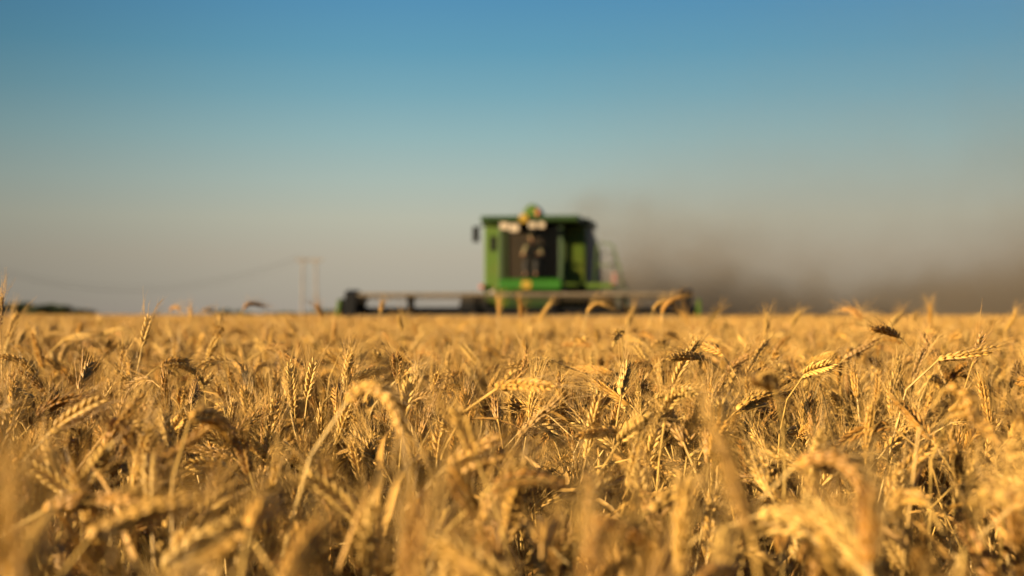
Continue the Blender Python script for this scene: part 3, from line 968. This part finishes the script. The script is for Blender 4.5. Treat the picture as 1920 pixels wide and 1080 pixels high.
# --- single stalks that stand out in the photograph: (label, distance, points from low on the straw to the ear's tip, number of points that belong to the ear)
HERO = [
    ('upright sharp ear with a dark shaded edge rising below the left header end', 2.5, [(596, 905), (628, 800), (646, 745), (650, 700), (660, 648)], 3),
    ('large arched golden ear drooping over like a hook at the centre left', 1.28, [(560, 930), (612, 830), (652, 752), (690, 728), (735, 752), (766, 838)], 4),
    ('ragged tufted wheat ear straight under the combine cab', 2.55, [(935, 850), (952, 770), (965, 715), (984, 690), (988, 652)], 3),
    ('pale wheat ear arched to the right with combed awns under the combine platform', 2.7, [(1040, 880), (1052, 800), (1058, 772), (1090, 772), (1134, 808)], 3),
    ('pale bent wheat ear whose tip hangs down right of the combed arched ear', 2.6, [(1120, 860), (1135, 770), (1150, 738), (1195, 742), (1215, 785)], 3),
    ('blurred upright pale ear in front of the dark hollow beside the frame edge', 1.9, [(60, 1010), (70, 905), (74, 880), (86, 830), (98, 762)], 3),
    ('thick blurred ear slanting up to the right across the lower left field', 1.35, [(210, 1010), (262, 900), (300, 868), (352, 830), (412, 784)], 3),
    ('slender upright ear standing sharp in the field under the power poles', 2.7, [(222, 790), (226, 735), (228, 700), (232, 670), (238, 640)], 3),
    ('soft golden ear pointing up right from a bent straw below the hooked ear', 1.35, [(800, 1040), (826, 950), (848, 908), (900, 872), (970, 845)], 3),
    ('pale upright ear blurred in front of a dark hollow below the platform ladder', 1.55, [(1150, 1060), (1168, 960), (1176, 920), (1190, 870), (1200, 812)], 3),
    ('wide blurred straw coloured ear leaning left across the lower right field', 0.86, [(1440, 1240), (1425, 1080), (1408, 1000), (1376, 900), (1340, 800)], 3),
    ('soft arched ear curving over to hang down in the lower right field', 1.15, [(1400, 1000), (1440, 915), (1490, 872), (1560, 862), (1610, 900), (1640, 985)], 4),
    ('blurred ear lying almost flat above a dark hollow at the lower left', 1.0, [(96, 1130), (130, 1045), (170, 1010), (270, 962), (400, 925)], 3),
    ('broad amber ear standing upright, strongly blurred, near the bottom edge', 0.82, [(742, 1330), (758, 1190), (764, 1130), (776, 1030), (790, 910)], 3),
    ('very large pale blurred ear standing up from the bottom edge under the ladder', 0.72, [(1070, 1300), (1086, 1180), (1096, 1120), (1112, 1050), (1140, 950)], 3),
    ('very large pale blurred straw and ear in the lowest left corner', 0.66, [(60, 1380), (50, 1260), (44, 1180), (30, 1060), (6, 920)], 3),
    ('orange ear hooked over against the sky between the power poles and the header', 6.0, [(440, 660), (444, 600), (456, 580), (470, 570), (498, 574)], 3),
    ('small orange ear tip touching the sky left of the hooked ear', 6.2, [(318, 640), (316, 594), (318, 582), (328, 576), (340, 582)], 3),
    ('upright golden ear before the dark feeder under the cab, nearer the header end', 5.4, [(930, 680), (934, 612), (935, 596), (936, 576), (934, 556)], 3),
    ('upright golden ear in front of the dark feeder under the yellow nose badge', 5.6, [(968, 680), (974, 612), (976, 598), (978, 578), (972, 558)], 3),
    ('small ear leaning right before the green feeder housing', 5.8, [(1000, 680), (1008, 616), (1012, 602), (1020, 586), (1034, 566)], 3),
    ('nodding golden ear curved like a hook in front of the combine platform', 5.2, [(1090, 680), (1094, 610), (1100, 588), (1118, 570), (1142, 574)], 3),
    ('golden ear bent almost flat in front of the right arm of the header', 5.0, [(1210, 690), (1216, 610), (1224, 582), (1246, 566), (1268, 574)], 3),
    ('ear leaning right against the dust beyond the header end', 5.0, [(1310, 700), (1322, 624), (1326, 610), (1338, 592), (1354, 576)], 3),
    ('low golden ear tip just touching the platform ladder of the combine', 5.3, [(1168, 690), (1174, 630), (1176, 616), (1180, 598), (1190, 574)], 3),
    ('golden ear leaning left under the dark end block of the header', 5.6, [(1296, 690), (1294, 630), (1292, 616), (1286, 598), (1276, 580)], 3),
    ('slim ear breaking the horizon alone in the thin middle of the dust', 5.2, [(1476, 690), (1482, 632), (1484, 618), (1490, 600), (1502, 582)], 3),
    ('nodding ear on the horizon under the low dark band of dust', 4.8, [(1590, 690), (1596, 630), (1602, 606), (1618, 590), (1640, 592)], 3),
    ('pale leaning ear on the horizon left of the upright ear at the dust', 5.0, [(1650, 690), (1662, 634), (1665, 620), (1676, 602), (1692, 584)], 3),
    ('short pale ear upright against the sky between two orange ears', 5.6, [(356, 670), (356, 622), (356, 608), (357, 590), (356, 572)], 3),
    ('awned ear cut by the frame edge and poking above the horizon trees', 2.6, [(6, 720), (2, 640), (0, 612), (0, 585), (4, 545)], 3),
    ('upright ear breaking the horizon at the far side of the dust cloud', 5.0, [(1750, 680), (1746, 624), (1745, 612), (1744, 592), (1743, 566)], 3),
    ('leaning ear breaking the horizon near the right frame edge', 4.6, [(1860, 690), (1880, 632), (1884, 622), (1896, 604), (1905, 580)], 3),
    ('thin awned ear whose long awns fan against the dust beside the header', 3.6, [(1440, 720), (1436, 650), (1436, 640), (1438, 610), (1436, 588)], 3),
    ('sharp ear leaning right with a pale tip under the dust cloud', 2.7, [(1370, 790), (1390, 722), (1398, 705), (1418, 670), (1440, 632)], 3),
    ('upright sharp ear with clear husks near the right side of the field', 2.7, [(1700, 810), (1708, 738), (1712, 712), (1722, 680), (1738, 640)], 3),
    ('sharp ear slanting almost flat to the right under the dust cloud', 2.8, [(1520, 760), (1555, 700), (1580, 675), (1615, 655), (1650, 632)], 3),
    ('darker of two small upright ears standing close together, the left one', 3.2, [(806, 780), (808, 730), (809, 716), (811, 696), (808, 660)], 3),
    ('paler of two small upright ears standing close together, the right one', 3.2, [(842, 790), (840, 735), (839, 718), (838, 690), (842, 655)], 3),
    ('sharp upright ear with separate husks just under the cab left of the tufted ear', 2.6, [(898, 850), (902, 800), (904, 788), (914, 750), (926, 706)], 3),
    ('pale blurred ear stretched out flat toward the right frame edge', 1.9, [(1690, 760), (1730, 690), (1760, 674), (1815, 664), (1880, 650)], 3),
    ('amber blurred ear hanging in front of the right side of the field', 1.35, [(1720, 820), (1745, 750), (1768, 730), (1800, 738), (1826, 800)], 3),
    ('soft drooping ear with two bent awned husks near the bottom right corner', 0.95, [(1790, 1180), (1800, 1050), (1812, 985), (1850, 930), (1905, 950)], 3),
    ('broad blurred ear slanting up right from the lower centre', 1.0, [(560, 1180), (520, 1060), (470, 1005), (420, 1030), (370, 1060)], 3),
    ('blurred ear bowing to the right across the lower centre of the field', 1.2, [(800, 1080), (870, 960), (920, 915), (990, 895), (1080, 915)], 3),
    ('golden ear curved to the left above the wide leaning ear', 1.9, [(1180, 960), (1215, 880), (1240, 838), (1290, 806), (1350, 802)], 3),
]
STALKS = 'wheat stalks standing in the near field'
hero_xy = []
def make_stalk_thing(loc, rot, parts, label):
    r = empty('wheat_stalk', loc, rot)
    tag(r, label, 'wheat stalk', STALKS)
    o = {}
    for nm in ('stem', 'ear'):
        o[nm] = bpy.data.objects.new(nm, parts[nm]); C.objects.link(o[nm]); o[nm].parent = r
    for me in parts['leaf']:
        l = bpy.data.objects.new('leaf', me); C.objects.link(l); l.parent = r
    a = bpy.data.objects.new('awns', parts['awns']); C.objects.link(a); a.parent = o['ear']
    return r
for i, (lab, d, pl, ne) in enumerate(HERO):
    r_ = random.Random(40 + i)
    drift = r_.uniform(-.05, .05) * d ** .5
    w = []
    for k, (x, y) in enumerate(pl):
        w.append(px(x, y, d + drift * (k - len(pl) / 2) * .25))
    low = w[0]
    slope = (w[1] - w[0])
    foot = Vector((low.x - slope.x / max(.05, slope.z) * low.z * .45, low.y + r_.uniform(-.05, .05), 0))
    mid = foot.lerp(low, .55) + Vector((0, 0, .0))
    base = foot.copy()
    full = catmull([p - base for p in [foot, mid] + w], 10)
    Pp = Path(full)
    # length of the ear: the last ne points
    s_ear = Pp.s[(len(w) + 1 - (ne - 1)) * 10]
    L = Pp.L - s_ear
    st, ea, aw, le = stalk(full, L, 7000 + i, 0, 1, leaf_len=.18, awn_len=.056, leaf_top=.62, fat=min(1.12, max(.75, L / .092)))
    parts = {'stem': st.mesh('stem', M['stem'], True), 'ear': ea.mesh('ear', M['ear'], True), 'awns': aw.mesh('awns', M['awn'], True), 'leaf': [q.mesh('leaf', M['leaf'], True) for q in le]}
    make_stalk_thing(base, (0, 0, 0), parts, lab)
    hero_xy.append((base.x, base.y))

# --- the random near field
DENS = 400
TH = math.tan(R(27))
NEAR = 8.0
cand = []
n_try = int(DENS * (2 * (NEAR * TH + 1.6)) * (NEAR + 1.6))
xs = rng.uniform(-(NEAR * TH + 1.6), NEAR * TH + 1.6, n_try)
ys = rng.uniform(-1.6, NEAR, n_try)
keep = (np.abs(xs) < np.maximum(ys, 0) * TH + 1.5) & (np.hypot(xs, ys) > 0.42)
xs, ys = xs[keep], ys[keep]
# thin places in the stand, where the shade pools between the straws
thin = np.sin(xs * 4.3 + .6) * np.sin(ys * 5.1 + 1.9) + .6 * np.sin(xs * 9.1 - ys * 6.3)
keep = (thin > -.30) | (rng.random(len(xs)) < .22)
xs, ys = xs[keep], ys[keep]
n = len(xs)
pick = rng.integers(0, NV, n)
yaw = rng.uniform(0, 2 * math.pi, n)
tilt = rng.normal(0, .15, (n, 2))
# gentle patches of taller and shorter growth, a few dips where the shade pools
patch = 0.022 * np.sin(xs * 2.3 + 1.1) * np.cos(ys * 1.9 + .4) + 0.018 * np.sin(xs * 5.1 + ys * 3.7)
hgt = (rng.normal(0.855, 0.050, n) + patch)
hgt = np.clip(hgt, 0.62, 0.985)
# close to the lens the crop stays a little lower, as in the photograph
dist = np.hypot(xs, ys)
cap_h = np.interp(dist, [0, .6, .9, 1.3, 1.8, 2.6], [.79, .82, .86, .885, .905, .925]) + .014 * rng.normal(size=n)
hgt = np.where(ys > 0, np.minimum(hgt, cap_h), hgt)
tall = (dist > 3.6) & (rng.random(n) < .003)
hgt = np.where(tall, rng.uniform(.97, 1.03, n), hgt)
scl = hgt / 0.87
def ear_world(i):
    m = Matrix.Translation((xs[i], ys[i], 0)) @ Euler((tilt[i][0], tilt[i][1], yaw[i])).to_matrix().to_4x4()
    v = VAR[pick[i]]['ear_mid'] * scl[i]
    return m @ v
inview = []
for i in np.argsort(dist):
    if ys[i] < .3 or dist[i] > 3.2: continue
    p = ear_world(i)
    if p.y < .25: continue
    X = CX + p.x / p.y * F_PX; Y = HY + (CAM_Z - p.z) / p.y * F_PX
    if 10 < X < 1910 and 560 < Y < 1070:
        inview.append((p.y, i, X, Y))
inview.sort()
chosen = inview[:300 - len(HERO)]
single = set(i for _, i, _, _ in chosen)
# labels: pose, then where it stands; ties are told apart by their order from the left
COLS = ['far left', 'left', 'centre left', 'centre', 'centre right', 'right', 'far right']
ROWS = [(690, 'upper edge of the field'), (780, 'upper field'), (870, 'middle of the field'), (950, 'lower field'), (1015, 'just above bottom edge'), (2000, 'bottom edge')]
bins = {}
for (d, i, X, Y) in chosen:
    row = next(w for lim, w in ROWS if Y < lim)
    bins.setdefault((VAR[pick[i]]['pose'], row, min(6, int(X / 1920 * 7))), []).append((X, i, d))
ORD = ['first', 'second', 'third', 'fourth', 'fifth', 'sixth', 'seventh', 'eighth', 'ninth', 'tenth']
def soft(d):
    return 'heavily blurred' if d < .95 else 'blurred' if d < 1.5 else 'slightly soft'
for (pose, row, col), mem in bins.items():
    mem.sort()
    for k, (X, i, d) in enumerate(mem):
        lab = '%s %s wheat ear, %s, %s' % (soft(d), pose, row, COLS[col])
        if len(mem) > 1:
            lab = '%s %s wheat ear, %s, %s, %s from left' % (soft(d), pose, row, COLS[col], ORD[min(k, 9)])
        r = make_stalk_thing((xs[i], ys[i], 0), (tilt[i][0], tilt[i][1], yaw[i]), VAR[pick[i]]['parts'], lab)
        r.scale = (scl[i],) * 3
rest = np.array([i for i in range(n) if i not in single])
pos_n = [(xs[i], ys[i], 0) for i in rest]
turn_n = [(tilt[i][0], tilt[i][1], yaw[i]) for i in rest]
size_n = [(scl[i],) * 3 for i in rest]
near = scatter('wheat_field', pos_n, pick[rest], turn_n, size_n, var_col, 'dense ripe golden wheat filling the near half of the field')

# --- middle and far field
pos, pk, tu, sz = [], [], [], []
inv = (Matrix.Translation(CO) @ Matrix.Rotation(CYAW, 4, 'Z')).inverted()
def fill(y0, y1, dens, sxy):
    area_n = int(dens * TH * (y1 * y1 - y0 * y0))
    for _ in range(area_n):
        y = math.sqrt(random.uniform(y0 * y0, y1 * y1))
        x = random.uniform(-1, 1) * (y * TH + 1.0)
        q = inv @ Vector((x, y, 0))
        if abs(q.x) < 4.75 and q.y > -3.35: continue          # the swath the machine has cut
        pos.append((x, y, 0)); pk.append(random.randrange(NCL))
        tu.append((random.gauss(0, .05), random.gauss(0, .05), random.uniform(0, 6.283)))
        s = .985 + random.gauss(0, .02) + .015 * math.sin(x * .9) * math.cos(y * .7)
        k = sxy * random.uniform(.85, 1.2)
        sz.append((k, k, s))
fill(NEAR - .15, 20, 26, 1.0)
fill(20, 60, 9, 1.25)
fill(60, 130, 1.6, 2.2)
fill(130, 420, 0.16, 5.0)
far = scatter('far_wheat_field', pos, pk, tu, sz, clump_col, 'far part of the ripe wheat field reaching the combine and the horizon')

# ------------------------------------------------------------------ dust behind the combine
def dust():
    x0, x1, y0, y1, z0, z1 = -3.0, 60.0, 42.0, 100.0, 0.02, 26.0
    b = MB(); b.box(x0, x1, y0, y1, z0, z1)
    m = bpy.data.materials.new('chaff_dust')
    m.use_nodes = True
    t = m.node_tree
    t.nodes.clear()
    co = N(t, 'ShaderNodeTexCoord')
    se = N(t, 'ShaderNodeSeparateXYZ')
    t.links.new(co.outputs['Object'], se.inputs[0])
    def ma(op, a, b=None, c=None):
        n_ = N(t, 'ShaderNodeMath', operation=op)
        for k, v in enumerate((a, b, c)):
            if v is None: continue
            if isinstance(v, (int, float)): n_.inputs[k].default_value = v
            else: t.links.new(v, n_.inputs[k])
        return n_.outputs[0]
    def ss(v, a, b_):
        n_ = N(t, 'ShaderNodeMapRange'); n_.interpolation_type = 'SMOOTHSTEP'
        t.links.new(v, n_.inputs[0]); n_.inputs[1].default_value = a; n_.inputs[2].default_value = b_
        return n_.outputs[0]
    X, Y, Z = se.outputs
    no = N(t, 'ShaderNodeTexNoise')
    no.inputs['Scale'].default_value = 0.16; no.inputs['Detail'].default_value = 4.0; no.inputs['Roughness'].default_value = .6
    t.links.new(co.outputs['Object'], no.inputs['Vector'])
    billow = ss(no.outputs['Fac'], .36, .66)
    n2 = N(t, 'ShaderNodeTexNoise')
    n2.inputs['Scale'].default_value = 0.30; n2.inputs['Detail'].default_value = 2.0
    t.links.new(co.outputs['Object'], n2.inputs['Vector'])
    puff = ss(n2.outputs['Fac'], .34, .66)
    # tall thin veil that widens downwind
    h1 = ma('MULTIPLY_ADD', X, .20, 2.4)
    veil = ma('EXPONENT', ma('MULTIPLY', ma('DIVIDE', Z, h1), -1.0))
    veil = ma('MULTIPLY', veil, ss(X, .0, 5.0))
    # dense core just behind the machine, sinking downwind, and a low band along the ground
    h2 = ma('MAXIMUM', ma('MULTIPLY_ADD', X, -.17, 4.1), 2.2)
    h2 = ma('MULTIPLY', h2, ma('MULTIPLY_ADD', puff, .85, .45))
    core = ma('EXPONENT', ma('MULTIPLY', ma('POWER', ma('DIVIDE', Z, h2), 3.0), -1.0))
    core = ma('MULTIPLY', core, ss(X, -.3, 1.8))
    far_b = ma('MULTIPLY', ss(X, 15, 26), ma('EXPONENT', ma('MULTIPLY', ma('POWER', ma('DIVIDE', Z, 9.0), 2.0), -1.0)))
    dens = ma('ADD', ma('MULTIPLY', veil, 0.024), ma('MULTIPLY', core, 0.14))
    dens = ma('ADD', dens, ma('MULTIPLY', far_b, 0.011))
    low = ma('MULTIPLY', ss(X, 3.5, 8.0), ma('EXPONENT', ma('MULTIPLY', ma('POWER', ma('DIVIDE', Z, ma('MULTIPLY_ADD', puff, .9, 1.9)), 4.0), -1.0)))
    dens = ma('ADD', dens, ma('MULTIPLY', low, 0.030))
    dens = ma('MULTIPLY', dens, ma('MULTIPLY_ADD', billow, 1.7, .15))
    dens = ma('MULTIPLY', dens, ss(Y, 42.5, 47)); dens = ma('MULTIPLY', dens, ss(Y, 99, 70))
    dens = ma('MULTIPLY', dens, ss(Z, 25.5, 14)); dens = ma('MULTIPLY', dens, ss(X, 59, 45))
    pv = N(t, 'ShaderNodeVolumePrincipled')
    pv.inputs['Color'].default_value = (0.25, 0.20, 0.145, 1)
    pv.inputs['Anisotropy'].default_value = 0.2
    t.links.new(dens, pv.inputs['Density'])
    o = N(t, 'ShaderNodeOutputMaterial')
    t.links.new(pv.outputs[0], o.inputs['Volume'])
    tag(b.build('dust_cloud', m), 'brown grey chaff dust cloud drifting behind the combine', 'dust cloud', kind='stuff')
dust()
